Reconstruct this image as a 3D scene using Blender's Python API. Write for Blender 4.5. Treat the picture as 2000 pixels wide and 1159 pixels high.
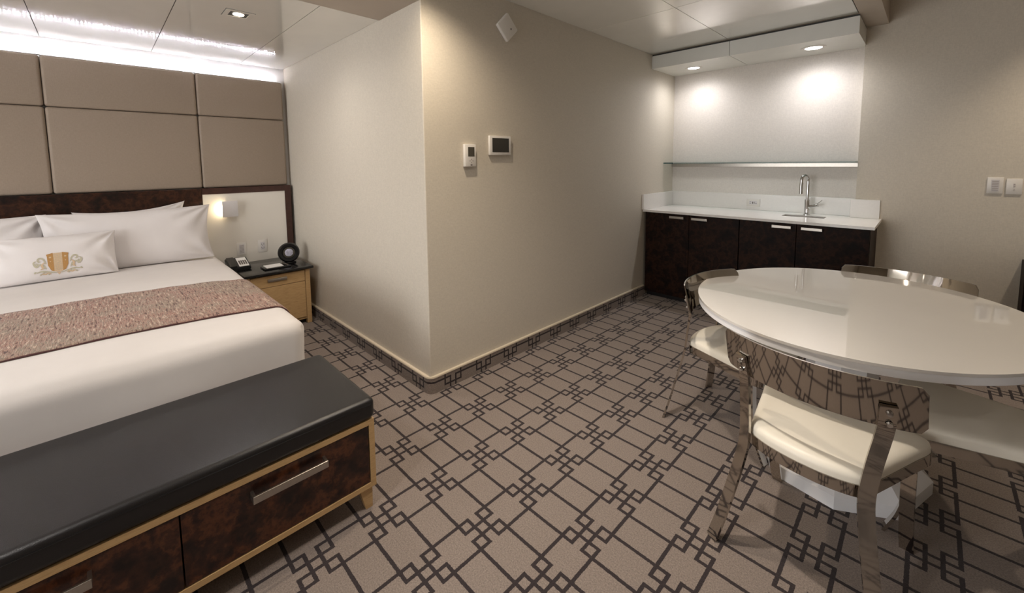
import bpy, bmesh, math, random
from mathutils import Vector, Matrix
random.seed(7)
PI = math.pi
C = bpy.context.scene.collection
for o in list(bpy.data.objects): bpy.data.objects.remove(o)

# ------------------------------------------------------------------ camera
F_PX, CY, YAW, PITCH, ROLL, CAM_H = 812.47, 390.06, 0.787178, 0.0885065, 0.009325, 1.42
cam = bpy.data.cameras.new('camera')
cam.sensor_width = 36; cam.sensor_fit = 'HORIZONTAL'
cam.lens = F_PX / 2000 * 36
cam.shift_y = -(579.5 - CY) / 2000
cam.clip_start = 0.05
co = bpy.data.objects.new('camera', cam); C.objects.link(co)
fw = Vector((-math.sin(YAW)*math.cos(PITCH), math.cos(YAW)*math.cos(PITCH), -math.sin(PITCH)))
rt = Vector((math.cos(YAW), math.sin(YAW), 0)); dn = fw.cross(rt)
c_, s_ = math.cos(ROLL), math.sin(ROLL)
rt2 = c_*rt + s_*dn; dn2 = -s_*rt + c_*dn
co.matrix_world = Matrix(((rt2.x, -dn2.x, -fw.x, 0), (rt2.y, -dn2.y, -fw.y, 0), (rt2.z, -dn2.z, -fw.z, CAM_H), (0, 0, 0, 1)))
bpy.context.scene.camera = co

# ------------------------------------------------------------------ world, exposure
w = bpy.data.worlds.new('world'); bpy.context.scene.world = w; w.use_nodes = True
w.node_tree.nodes['Background'].inputs[0].default_value = (0.9, 0.92, 1, 1)
w.node_tree.nodes['Background'].inputs[1].default_value = 0.1
vs = bpy.context.scene.view_settings
vs.view_transform = 'Standard'; vs.look = 'None'; vs.gamma = 1; vs.use_curve_mapping = False
vs.exposure = 0.58
K = 1.1   # overall strength of the room's lamps

# ------------------------------------------------------------------ room measures
XB, YA = -2.10, 1.37           # faces of the corner block
XH = -4.54                     # wall behind the bed
XP = -4.47                     # face of the padded panels
YN, YR = 4.72, 4.63            # back of the wet bar niche, wall right of it
XN = -0.44                     # right edge of the niche
ZB, ZL, ZT = 2.35, 2.52, 2.95  # bedroom ceiling, living ceiling, raised ceiling
XE, YE = 3.0, -3.2             # walls behind the camera

# ------------------------------------------------------------------ material helpers
def nm(name):
    m = bpy.data.materials.new(name); m.use_nodes = True
    return m, m.node_tree, m.node_tree.nodes['Principled BSDF']
def setp(b, **k):
    for a, v in k.items():
        a = {'rough': 'Roughness', 'metal': 'Metallic', 'spec': 'Specular IOR Level', 'coat': 'Coat Weight', 'coat_r': 'Coat Roughness',
             'ior': 'IOR', 'trans': 'Transmission Weight', 'sheen': 'Sheen Weight', 'coat_ior': 'Coat IOR'}.get(a, a)
        b.inputs[a].default_value = v
def lin(r, g, b):
    f = lambda v: (v/255/12.92 if v/255 <= .04045 else ((v/255+.055)/1.055)**2.4)
    return (f(r), f(g), f(b), 1)
def noise(nt, scale, detail=2, coord='Object', rough=.5, vec=None, stretch=None):
    n = nt.nodes.new('ShaderNodeTexNoise'); n.inputs['Scale'].default_value = scale; n.inputs['Detail'].default_value = detail
    n.inputs['Roughness'].default_value = rough
    if vec is None:
        t = nt.nodes.new('ShaderNodeTexCoord'); vec = t.outputs[coord]
    if stretch:
        mp = nt.nodes.new('ShaderNodeMapping'); mp.inputs['Scale'].default_value = stretch
        nt.links.new(vec, mp.inputs[0]); vec = mp.outputs[0]
    nt.links.new(vec, n.inputs['Vector'])
    return n
def ramp(nt, fac, stops):
    r = nt.nodes.new('ShaderNodeValToRGB'); e = r.color_ramp.elements
    while len(e) < len(stops): e.new(.5)
    for i, (p, c) in enumerate(stops): e[i].position = p; e[i].color = c
    nt.links.new(fac, r.inputs[0]); return r.outputs[0]
def bump(nt, b, h, strength, dist=.002):
    n = nt.nodes.new('ShaderNodeBump'); n.inputs['Strength'].default_value = strength; n.inputs['Distance'].default_value = dist
    nt.links.new(h, n.inputs['Height']); nt.links.new(n.outputs[0], b.inputs['Normal'])
def plain(name, col, rough=.5, var=.06, scale=30, bmp=0, bscale=200, **k):
    m, nt, b = nm(name); setp(b, rough=rough, **k)
    n = noise(nt, scale, 3)
    lo = tuple(c*(1-var) for c in col[:3])+(1,); hi = tuple(min(1, c*(1+var)) for c in col[:3])+(1,)
    nt.links.new(ramp(nt, n.outputs[0], [(.3, lo), (.7, hi)]), b.inputs['Base Color'])
    if bmp: bump(nt, b, noise(nt, bscale, 2).outputs[0], bmp)
    return m
def emit(name, col, strength):
    m = bpy.data.materials.new(name); m.use_nodes = True; nt = m.node_tree; nt.nodes.clear()
    e = nt.nodes.new('ShaderNodeEmission'); o = nt.nodes.new('ShaderNodeOutputMaterial')
    e.inputs[0].default_value = col; e.inputs[1].default_value = strength; nt.links.new(e.outputs[0], o.inputs[0]); return m
class E:   # tiny expression builder for Math nodes
    def __init__(s, nt, sock): s.nt, s.s = nt, sock
    def op(s, o, *a):
        n = s.nt.nodes.new('ShaderNodeMath'); n.operation = o
        for i, v in enumerate((s,)+a):
            if isinstance(v, E): s.nt.links.new(v.s, n.inputs[i])
            else: n.inputs[i].default_value = v
        return E(s.nt, n.outputs[0])
    def __add__(s, o): return s.op('ADD', o)
    def __sub__(s, o): return s.op('SUBTRACT', o)
    def __mul__(s, o): return s.op('MULTIPLY', o)
    def abs(s): return s.op('ABSOLUTE')
    def lt(s, v): return s.op('LESS_THAN', v)
    def gt(s, v): return s.op('GREATER_THAN', v)
    def max(s, o): return s.op('MAXIMUM', o)
    def near(s, v, h): return (s-v).abs().lt(h)
    def fold(s, x0, P): return (((s-x0)*(1/P)+.5).op('FRACT')-.5)*P
def lattice(u, v, a, c, wd):
    """1 on the dark lines of the carpet pattern: a knot of linked squares at the middle of each cell, lines between the knots"""
    p, q = u.abs(), v.abs(); h = wd/2; m = (a+c)/2; hs = (a-c)/2
    l1 = p.near(a, h)*q.gt(a-h); l2 = q.near(a, h)*p.gt(a-h)
    sq = (p-m).abs().max((q-m).abs()).near(hs, h)
    ce = p.max(q).near(c, h)
    return l1.max(l2).max(sq).max(ce)
CARPET_L, CARPET_D = lin(138, 126, 118), lin(54, 47, 48)
def carpet(name, kind):
    m, nt, b = nm(name); setp(b, rough=1, spec=.1, sheen=.15)
    g = nt.nodes.new('ShaderNodeNewGeometry'); sep = nt.nodes.new('ShaderNodeSeparateXYZ')
    wob = noise(nt, 160, 1, vec=g.outputs['Position'])
    vm = nt.nodes.new('ShaderNodeVectorMath'); vm.operation = 'MULTIPLY_ADD'
    nt.links.new(wob.outputs['Color'], vm.inputs[0]); vm.inputs[1].default_value = (.004, .004, .004)
    nt.links.new(g.outputs['Position'], vm.inputs[2]); nt.links.new(vm.outputs[0], sep.inputs[0])
    X, Y, Z = (E(nt, sep.outputs[i]) for i in range(3))
    if kind == 'floor':
        f = lattice((X+1.158).fold(.002, .3115), Y.fold(1.235, .2572), .067, .0225, .0135)
    elif kind == 'x':
        f = lattice(X.fold(-2.215, .268), Z-.011, .062, .021, .0115)
    else:
        f = lattice(Y.fold(1.531, .2585), Z-.011, .062, .021, .0115)
    n1 = noise(nt, 190, 3, vec=g.outputs['Position'], rough=.7); n2 = noise(nt, 3, 3, vec=g.outputs['Position'])
    base = nt.nodes.new('ShaderNodeMix'); base.data_type = 'RGBA'
    nt.links.new(f.s, base.inputs['Factor'])
    base.inputs['A'].default_value = CARPET_L; base.inputs['B'].default_value = CARPET_D
    mul = nt.nodes.new('ShaderNodeMix'); mul.data_type = 'RGBA'; mul.blend_type = 'MULTIPLY'; mul.inputs['Factor'].default_value = 1
    nt.links.new(base.outputs['Result'], mul.inputs['A'])
    nt.links.new(ramp(nt, n1.outputs[0], [(.3, (.66, .66, .66, 1)), (.7, (1.3, 1.3, 1.3, 1))]), mul.inputs['B'])
    nt.links.new(mul.outputs['Result'], b.inputs['Base Color'])
    bump(nt, b, n1.outputs[0], .7, .004)
    return m
def wallcover(name, col, bs=.25):
    m, nt, b = nm(name); setp(b, rough=.55, spec=.35)
    n = noise(nt, 220, 2, stretch=(1, 1, .25)); n2 = noise(nt, 220, 2, stretch=(.25, .25, 1)); big = noise(nt, 1.5, 2)
    a = E(nt, n.outputs[0])+E(nt, n2.outputs[0])
    lo = tuple(c*.94 for c in col[:3])+(1,); hi = tuple(c*1.05 for c in col[:3])+(1,)
    nt.links.new(ramp(nt, (a*.5).s, [(.35, lo), (.65, hi)]), b.inputs['Base Color'])
    bump(nt, b, a.s, bs, .0012); return m
def burl(name, k=1.0, coat=.22):
    m, nt, b = nm(name); setp(b, rough=.34, spec=.35, coat=coat, coat_r=.12)
    lin = lambda r, g, b_: globals()['lin'](r*k, g*k, b_*k)
    n = noise(nt, 9, 6, rough=.65); n2 = noise(nt, 34, 4)
    d = nt.nodes.new('ShaderNodeMix'); d.data_type = 'RGBA'; d.inputs['Factor'].default_value = .35
    nt.links.new(ramp(nt, n.outputs[0], [(.40, lin(24, 11, 9)), (.47, lin(52, 25, 16)), (.53, lin(98, 56, 32)), (.60, lin(44, 21, 14)), (.68, lin(78, 42, 26))]), d.inputs['A'])
    nt.links.new(ramp(nt, n2.outputs[0], [(.4, lin(22, 12, 11)), (.65, lin(84, 50, 34))]), d.inputs['B'])
    nt.links.new(d.outputs['Result'], b.inputs['Base Color']); return m
def oak(name, stretch=(1, 1, 12)):
    m, nt, b = nm(name); setp(b, rough=.42, spec=.4)
    n = noise(nt, 14, 5, stretch=stretch)
    nt.links.new(ramp(nt, n.outputs[0], [(.3, lin(188, 152, 106)), (.55, lin(206, 172, 124)), (.8, lin(176, 138, 94))]), b.inputs['Base Color'])
    return m
def woven(name):
    m, nt, b = nm(name); setp(b, rough=.95, spec=.1, sheen=.2)
    n = noise(nt, 105, 1.5, stretch=(.16, 1.25, 1.25), rough=.5); big = noise(nt, 5, 2)
    c1 = ramp(nt, n.outputs[0], [(.30, lin(80, 54, 50)), (.40, lin(142, 106, 94)), (.49, lin(176, 142, 126)), (.56, lin(120, 100, 90)), (.66, lin(198, 172, 154))])
    c2 = ramp(nt, n.outputs[0], [(.32, lin(96, 76, 70)), (.46, lin(164, 138, 122)), (.56, lin(132, 120, 106)), (.68, lin(188, 164, 146))])
    d = nt.nodes.new('ShaderNodeMix'); d.data_type = 'RGBA'
    nt.links.new(ramp(nt, big.outputs[0], [(.4, (0, 0, 0, 1)), (.6, (1, 1, 1, 1))]), d.inputs['Factor'])
    nt.links.new(c1, d.inputs['A']); nt.links.new(c2, d.inputs['B']); nt.links.new(d.outputs['Result'], b.inputs['Base Color'])
    bump(nt, b, n.outputs[0], .8, .004); return m

M = {}
M['carpet'] = carpet('carpet', 'floor'); M['carpet_x'] = carpet('carpet_strip_x', 'x'); M['carpet_y'] = carpet('carpet_strip_y', 'y')
M['wall'] = wallcover('beige_wallcovering', lin(212, 204, 190))
M['white_wall'] = plain('white_wall', lin(222, 220, 216), .4, .02, 8, spec=.4)
M['niche'] = wallcover('pale_wallcovering', lin(226, 220, 213))
M['cap'] = plain('beige_cap', lin(214, 202, 182), .35, .03)
M['ceil'] = plain('glossy_ceiling_panel', lin(232, 230, 222), .12, .02, 6, spec=.6, coat=1.0, coat_r=.03, coat_ior=1.7)
M['matt_ceil'] = plain('matt_ceiling', lin(188, 176, 162), .6, .03, 6)
M['gap'] = plain('dark_gap', lin(60, 60, 58), .6)
M['soffit'] = plain('soffit_white', lin(226, 226, 220), .3, .02, 6)
M['counter'] = plain('white_quartz', lin(236, 233, 229), .18, .015, 60, spec=.5)
M['burl'] = burl('dark_burl_wood')
M['burl_dark'] = burl('dark_stained_burl', .52, 0)
setp(M['burl_dark'].node_tree.nodes['Principled BSDF'], rough=.5, spec=.12)
M['burl_head'] = burl('headboard_burl', .75, .2)
M['wenge'] = plain('dark_frame_wood', lin(66, 40, 34), .35, .2, 25)
M['black_wood'] = plain('black_plinth', lin(16, 12, 12), .5)
M['oak'] = oak('pale_oak'); M['oak_h'] = oak('pale_oak_lengthwise', (12, 1, 12))
M['brushed'] = plain('brushed_nickel', lin(178, 172, 164), .32, .05, 80, metal=1.0)
M['chrome'] = plain('chrome', lin(215, 215, 215), .06, .01, metal=1.0)
M['steel'] = plain('polished_steel', lin(190, 184, 176), .05, .02, 10, metal=1.0)
M['basin'] = plain('steel_basin', lin(150, 150, 148), .3, .05, metal=1.0)
M['vinyl'] = plain('white_vinyl', lin(232, 226, 212), .42, .02, 10, bmp=.08, bscale=500)
M['table_white'] = plain('white_lacquered_glass', lin(232, 228, 222), .12, .01, 5, spec=.5, coat=1.0, coat_r=.01, coat_ior=2.1)
M['base_white'] = plain('white_lacquer', lin(244, 244, 246), .2, .01, 5)
M['leather'] = plain('black_leather', lin(24, 22, 23), .34, .1, 60, bmp=.25, bscale=420, spec=.5)
M['linen'] = plain('white_linen', lin(226, 221, 220), .85, .015, 10, bmp=.1, bscale=300, sheen=.1)
M['duvet'] = plain('white_duvet', lin(224, 219, 216), .8, .015, 10, bmp=.1, bscale=300)
M['runner'] = woven('woven_runner')
M['hem'] = plain('dark_hem', lin(86, 56, 56), .9, .2, 120)
M['pad'] = wallcover('taupe_upholstery', lin(158, 143, 128), .35)
M['glass_white'] = plain('white_back_painted_glass', lin(236, 231, 222), .12, .01, 5, coat=1.0, coat_r=.03)
M['plastic'] = plain('white_plastic', lin(232, 228, 222), .35, .01, 20)
M['plastic_grey'] = plain('pale_grey_plastic', lin(218, 215, 216), .35, .01, 20)
M['slot'] = plain('dark_slot', lin(96, 88, 84), .5)
M['mark'] = plain('grey_print', lin(178, 170, 168), .5)
M['black'] = plain('black_plastic', lin(15, 15, 18), .3, .05, 20)
M['screen'] = plain('black_screen', lin(8, 8, 10), .08, .02, 5, spec=.6)
M['lcd'] = plain('grey_lcd', lin(72, 68, 60), .2, .05, 8)
M['stone'] = plain('black_stone', lin(24, 23, 24), .16, .15, 120)
M['paper'] = plain('white_paper', lin(238, 236, 234), .7, .01)
M['gold'] = plain('gold_embroidery', lin(178, 134, 78), .6, .15, 260)
M['pale_gold'] = plain('pale_gold_embroidery', lin(206, 180, 148), .7, .1, 260)
M['sage'] = plain('grey_green_embroidery', lin(186, 180, 158), .8, .12, 260)
M['curtain'] = plain('cream_curtain', lin(226, 220, 206), .8, .02)
M['night'] = plain('dark_window_glass', lin(14, 14, 20), .05, .02, 3)
m, nt, b = nm('green_edge_glass'); setp(b, rough=.02, spec=.6); b.inputs['Base Color'].default_value = (.06, .14, .13, 1)
tr_ = nt.nodes.new('ShaderNodeBsdfTransparent'); tr_.inputs[0].default_value = (.93, .98, .97, 1); mx_ = nt.nodes.new('ShaderNodeMixShader'); lw_ = nt.nodes.new('ShaderNodeFresnel'); lw_.inputs[0].default_value = 1.5
fa_ = E(nt, lw_.outputs[0])*.9+.06
nt.links.new(fa_.s, mx_.inputs[0]); nt.links.new(tr_.outputs[0], mx_.inputs[1]); nt.links.new(b.outputs[0], mx_.inputs[2]); nt.links.new(mx_.outputs[0], nt.nodes['Material Output'].inputs[0]); M['glass'] = m
M['lamp_cool'] = emit('lamp_face_cool', (1, .97, .98, 1), 14); M['lamp_warm'] = emit('lamp_face_warm', (1, .85, .66, 1), 14)

# ------------------------------------------------------------------ mesh helpers
def newbm(): return bmesh.new()
def obj(name, bm, mats, parent=None, smooth=True, loc=None, auto=True):
    me = bpy.data.meshes.new(name); bmesh.ops.recalc_face_normals(bm, faces=bm.faces); bm.to_mesh(me); bm.free()
    for m_ in (mats if isinstance(mats, (list, tuple)) else [mats]): me.materials.append(m_)
    if smooth:
        for p in me.polygons: p.use_smooth = True
        me.set_sharp_from_angle(angle=math.radians(35)) if auto else None
    o = bpy.data.objects.new(name, me); C.objects.link(o)
    if loc: o.location = loc
    if parent: o.parent = parent
    return o
def thing(name, label, cat, loc=(0, 0, 0), rotz=0, group=None):
    o = bpy.data.objects.new(name, None); C.objects.link(o); o.empty_display_size = .1
    o.location = loc; o.rotation_euler = (0, 0, rotz); tag(o, label, cat, group); return o
def tag(o, label, cat, group=None):
    o['label'] = label; o['category'] = cat
    if group: o['group'] = group
    return o
def struct(name, bm, mats, smooth=False):
    o = obj(name, bm, mats, smooth=smooth); o['kind'] = 'structure'; return o
def rebase(root):
    """the Empty sits at the thing's base; children built in room coordinates are shifted so they stay put"""
    l = Vector(root.location); rz = root.rotation_euler.z
    Mi = (Matrix.Translation(l) @ Matrix.Rotation(rz, 4, 'Z')).inverted()
    for ch in root.children:
        ch.data.transform(Mi)
        for g in ch.children: 
            if g.type == 'MESH': g.data.transform(Mi)
            else: g.location = Mi @ g.location
def box(bm, x0, x1, y0, y1, z0, z1, r=0, seg=2, mi=0):
    ret = bmesh.ops.create_cube(bm, size=1)
    vs_ = ret['verts']
    for v in vs_: v.co = Vector(((x0+x1)/2+v.co.x*(x1-x0), (y0+y1)/2+v.co.y*(y1-y0), (z0+z1)/2+v.co.z*(z1-z0)))
    fs = list({f for v in vs_ for f in v.link_faces})
    for f in fs: f.material_index = mi
    if r:
        es = list({e for v in vs_ for e in v.link_edges})
        bmesh.ops.bevel(bm, geom=es, offset=r, segments=seg, affect='EDGES', profile=.5, material=-1)
    return bm
def B(*a, **k): return box(newbm(), *a, **k)
def cyl(bm, p0, p1, r0, r1=None, seg=24, cap=True, mi=0):
    p0, p1 = Vector(p0), Vector(p1); r1 = r0 if r1 is None else r1; d = p1-p0
    q = d.to_track_quat('Z', 'Y').to_matrix().to_4x4()
    ret = bmesh.ops.create_cone(bm, cap_ends=cap, segments=seg, radius1=r0, radius2=r1, depth=d.length, matrix=Matrix.Translation((p0+p1)/2) @ q)
    for v in ret['verts']:
        for f in v.link_faces: f.material_index = mi
    return bm
def tube(bm, pts, r, seg=12, mi=0):
    pts = [Vector(p) for p in pts]; rings = []; up = None
    for i, p in enumerate(pts):
        t = (pts[min(i+1, len(pts)-1)]-pts[max(i-1, 0)]).normalized()
        if up is None: up = t.orthogonal().normalized()
        up = (up-t*up.dot(t)).normalized(); s = t.cross(up)
        rr = r[i] if isinstance(r, (list, tuple)) else r
        rings.append([bm.verts.new(p+(up*math.cos(a)+s*math.sin(a))*rr) for a in [2*PI*k/seg for k in range(seg)]])
    for a, b_ in zip(rings, rings[1:]):
        for k in range(seg): bm.faces.new((a[k], a[(k+1) % seg], b_[(k+1) % seg], b_[k])).material_index = mi
    bm.faces.new(rings[0]).material_index = mi; bm.faces.new(rings[-1]).material_index = mi
    return bm
def prism(bm, poly, z0, z1, r=0, seg=3, mi=0, top_scale=None, center=(0, 0)):
    lo = [bm.verts.new((x, y, z0)) for x, y in poly]
    hi = []
    for x, y in poly:
        if top_scale: x = center[0]+(x-center[0])*top_scale; y = center[1]+(y-center[1])*top_scale
        hi.append(bm.verts.new((x, y, z1)))
    n = len(poly); fs = [bm.faces.new(lo[::-1]), bm.faces.new(hi)]
    for i in range(n): fs.append(bm.faces.new((lo[i], lo[(i+1) % n], hi[(i+1) % n], hi[i])))
    for f in fs: f.material_index = mi
    if r:
        es = [e for e in fs[1].edges]
        bmesh.ops.bevel(bm, geom=es, offset=r, segments=seg, affect='EDGES', profile=.5)
    return bm
def catmull(pts, n=8):
    pts = [Vector(p) for p in pts]; P_ = [2*pts[0]-pts[1]]+pts+[2*pts[-1]-pts[-2]]; out = []
    for i in range(1, len(P_)-2):
        for k in range(n):
            t = k/n; a, b_, c, d = P_[i-1:i+3]
            out.append(.5*((2*b_)+(-a+c)*t+(2*a-5*b_+4*c-d)*t*t+(-a+3*b_-3*c+d)*t**3))
    return out+[pts[-1]]
def strap(bm, pts, width, thick, wdir):
    """flat bar following pts; wdir = direction of its width"""
    pts = [Vector(p) for p in pts]; wdir = Vector(wdir).normalized(); rings = []
    for i, p in enumerate(pts):
        t = (pts[min(i+1, len(pts)-1)]-pts[max(i-1, 0)]).normalized()
        wv = (wdir-t*wdir.dot(t)).normalized(); nv = t.cross(wv)
        ww = width[i] if isinstance(width, list) else width
        rings.append([bm.verts.new(p+wv*sx*ww/2+nv*sy*thick/2) for sx, sy in ((-1, -1), (1, -1), (1, 1), (-1, 1))])
    for a, b_ in zip(rings, rings[1:]):
        for k in range(4): bm.faces.new((a[k], a[(k+1) % 4], b_[(k+1) % 4], b_[k]))
    bm.faces.new(rings[0]); bm.faces.new(rings[-1][::-1]); return bm
def lathe(bm, prof, center=(0, 0, 0), seg=32, mi=0):
    cx, cy, cz = center; rings = [[bm.verts.new((cx+r*math.cos(2*PI*k/seg), cy+r*math.sin(2*PI*k/seg), cz+z)) for k in range(seg)] for r, z in prof]
    for a, b_ in zip(rings, rings[1:]):
        for k in range(seg): bm.faces.new((a[k], a[(k+1) % seg], b_[(k+1) % seg], b_[k])).material_index = mi
    bm.faces.new(rings[0][::-1]); bm.faces.new(rings[-1]); return bm
def spot(parent, loc, power, col, angle=110, blend=.6, radius=.04, to=None):
    l = bpy.data.lights.new('lamp_light', 'SPOT'); l.energy = power*K; l.color = col; l.spot_size = math.radians(angle); l.spot_blend = blend
    l.shadow_soft_size = radius
    o = bpy.data.objects.new('lamp_light', l); C.objects.link(o); o.location = loc
    if to: o.rotation_euler = (Vector(to)-Vector(loc)).to_track_quat('-Z', 'Y').to_euler()
    o.parent = parent; return o

# ================================================================== SETTING
struct('floor', B(XH-.1, XE+.1, YE-.1, YN+.1, -.05, 0), M['carpet'])
struct('wall_bed_side', B(XH-.1, XH, YE, YA, 0, 3), M['white_wall'])
struct('wall_corner_block', B(XH-.1, XB, YA, YN+.1, 0, 3, r=.006), M['wall'])
bm = newbm(); box(bm, XB, XN, YN, YN+.1, 0, 3)
struct('wall_wet_bar', bm, M['niche'])
struct('wall_far_right', B(XN, XE, YR, YN+.1, 0, 3), M['wall'])
struct('wall_right', B(XE, XE+.1, YE, YR, 0, 3), M['wall'])
struct('wall_behind', B(XH-.1, XE+.1, YE-.1, YE, 0, 3), M['wall'])
# ceilings: panels with real joints between them
def ceiling(name, xs, ys, z, mat, th=.02, gap=.004):
    bm = newbm()
    for x0, x1 in zip(xs, xs[1:]):
        for y0, y1 in zip(ys, ys[1:]): box(bm, x0+gap/2, x1-gap/2, y0+gap/2, y1-gap/2, z, z+th)
    box(bm, xs[0], xs[-1], ys[0], ys[-1], z+th+.004, z+th+.02, mi=1)
    return struct(name, bm, [mat, M['gap']])
ceiling('ceiling_bedroom', [XH, -2.585], [YE, -2.28, -1.66, -.94, -.22, .385, 1.0, YA], ZB, M['ceil'])
ceiling('ceiling_living', [XB, -1.36, -.445], [YE, -1.6, -.35, .77, 1.9, 3.03, 4.15], ZL, M['ceil'])
bm = newbm(); box(bm, -2.58, XB+.001, YE, YA-.001, ZB-.002, ZL+.05); struct('ceiling_bulkhead', bm, M['matt_ceil'])
bm = newbm(); box(bm, -.44, -.30, YE, YR, ZL-.005, ZT); box(bm, XB, -.44, 4.15, YN, ZL, ZL+.02); struct('ceiling_border', bm, M['matt_ceil'])
struct('ceiling_raised', B(-.3, XE, YE, YR, ZT, ZT+.05), M['matt_ceil'])
# soffit over the wet bar
bm = newbm(); box(bm, XB+.002, -1.352, 4.16, YN-.001, 2.375, 2.503); box(bm, -1.348, XN+.004, 4.16, YN-.001, 2.375, 2.503)
box(bm, XB+.004, XN, 4.175, YN-.002, 2.503, ZL-.001, mi=1)
struct('ceiling_soffit', bm, [M['soffit'], M['gap']])
# carpet skirting with moulded cap, rounded round the corner
def skirt(name, mat, x0, x1, y0, y1):
    bm = newbm(); box(bm, x0, x1, y0, y1, 0, .098); return struct(name, bm, mat)
def base(name, pts, inner, mat, capmat):
    bm = newbm()
    for z0, z1, off, mi in ((0, .099, 0, 0), (.099, .106, .0035, 1), (.106, .109, .001, 1)):
        for (p, q), (pi, qi) in zip(zip(pts, pts[1:]), zip(inner, inner[1:])):
            def O(a, ai):
                d = (Vector(a)-Vector(ai)); return Vector(a)+d.normalized()*off
            P0, P1 = O(p, pi), O(q, qi)
            v = [bm.verts.new((x, y, z)) for z in (z0, z1) for x, y in (P0, P1, qi, pi)]
            for idx in ((0, 1, 2, 3), (4, 5, 6, 7), (0, 1, 5, 4), (1, 2, 6, 5), (2, 3, 7, 6), (3, 0, 4, 7)):
                bm.faces.new([v[i] for i in idx]).material_index = mi
    return struct(name, bm, [mat, capmat])
T = .016; R_ = .03
arc = [(XB-R_+(R_+T)*math.cos(a), YA+R_-(R_+T)*math.sin(a)) for a in [PI/2*k/8 for k in range(9)]]
arc_i = [(XB-.0005, YA+.0005)]*9
arc_i = [(XB-R_+(R_-.001)*math.cos(a), YA+R_-(R_-.001)*math.sin(a)) for a in [PI/2*k/8 for k in range(9)]]
base('baseboard_bed_side', [(XH, YA-T), (XB-R_, YA-T)]+arc[4:][::-1][1:], [(XH, YA), (XB-R_, YA)]+arc_i[4:][::-1][1:], M['carpet_x'], M['cap'])
base('baseboard_living', arc[:5][::-1]+[(XB+T, YA+R_), (XB+T, 4.05)][1:], arc_i[:5][::-1]+[(XB, 4.05)], M['carpet_y'], M['cap'])
base('baseboard_far_right', [(-.27, YR-T), (XE, YR-T)], [(-.27, YR), (XE, YR)], M['carpet_x'], M['cap'])

# ================================================================== BED SIDE
# padded wall panels
pw = thing('padded_wall_panelling', 'taupe upholstered wall panelling of large rectangular pads above the dark headboard', 'wall panel', (XP, .1, 1.22))
ys = [-1.99, -1.11, -.23, .652, 1.332]
for y0, y1 in zip(ys, ys[1:]):
    for z0, z1 in ((1.222, 1.852), (1.852, 2.212)):
        bm = B(XH+.002, XP, y0+.0015, y1-.0015, z0+.0015, z1-.0015, r=.02, seg=5)
        obj('padded_panel', bm, M['pad'], pw)
rebase(pw)
# LED strip above it
m = bpy.data.materials.new('led_diodes'); m.use_nodes = True; nt = m.node_tree; nt.nodes.clear()
e = nt.nodes.new('ShaderNodeEmission'); o_ = nt.nodes.new('ShaderNodeOutputMaterial'); g = nt.nodes.new('ShaderNodeNewGeometry'); sp = nt.nodes.new('ShaderNodeSeparateXYZ')
nt.links.new(g.outputs['Position'], sp.inputs[0]); yy = E(nt, sp.outputs[1]).fold(0, .0215).abs().lt(.0048)
nt.links.new((yy*105.0+1.0).s, e.inputs[1]); e.inputs[0].default_value = (.90, .88, 1, 1); nt.links.new(e.outputs[0], o_.inputs[0]); M['led'] = m
ls = thing('led_strip_light', 'glowing white LED tape lying along the top of the padded panelling', 'light', (-4.51, 0, 2.21))
obj('tape', B(-4.518, -4.492, -1.99, 1.30, 2.2125, 2.2150), M['plastic'], ls, smooth=False)
obj('diode_row', B(-4.510, -4.500, -1.98, 1.29, 2.2151, 2.2165), M['led'], ls, smooth=False)
rebase(ls)
# headboard
hb = thing('headboard', 'dark burl wood headboard with a white glass panel on its right', 'headboard', (-4.5, -.1, 0))
obj('wood_panel', B(XH+.002, -4.445, -1.9, .638, .35, 1.221, r=.002), M['burl_head'], hb, smooth=False)
fr = newbm(); box(fr, XH+.002, -4.44, .6385, 1.345, 1.168, 1.221); box(fr, XH+.002, -4.44, 1.292, 1.345, .35, 1.168)
obj('frame', fr, M['wenge'], hb, smooth=False)
obj('glass_panel', B(XH+.002, -4.447, .639, 1.2915, .35, 1.1675), M['glass_white'], hb, smooth=False)['label'] = 'white glass panel'
rebase(hb)
# bed
BX0, BX1, BY0, BY1, BZ = -4.43, -2.19, -1.21, .71, .635
RB = .065
def bed_pt(x, y, z, off=0.0, x1=BX1):
    p = Vector((x, y, z)); lo = Vector((BX0+RB, BY0+RB, .14+RB)); hi = Vector((x1-RB, BY1-RB, BZ-RB))
    c = Vector([min(max(p[i], lo[i]), hi[i]) for i in range(3)]); d = p-c
    if d.length > 1e-6: p = c+d.normalized()*(RB+off)
    t = min(max((p.z-.45)/.15, 0), 1)
    cr = .036*(1-min(1, abs((y+.25)/.96))**3.2)*(1-min(1, abs((x+3.3)/1.12))**6)
    p.z += cr*t
    # soft unevenness of the filling
    p.z += t*.003*math.sin(x*7+1.3*math.sin(y*5))*math.cos(y*6+.8*math.sin(x*4))
    side = 1-t
    if p.y > BY1-RB: p.y += side*.006*math.sin(x*9)
    if p.x > x1-RB: p.x += side*.006*math.sin(y*8)
    return p
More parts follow.
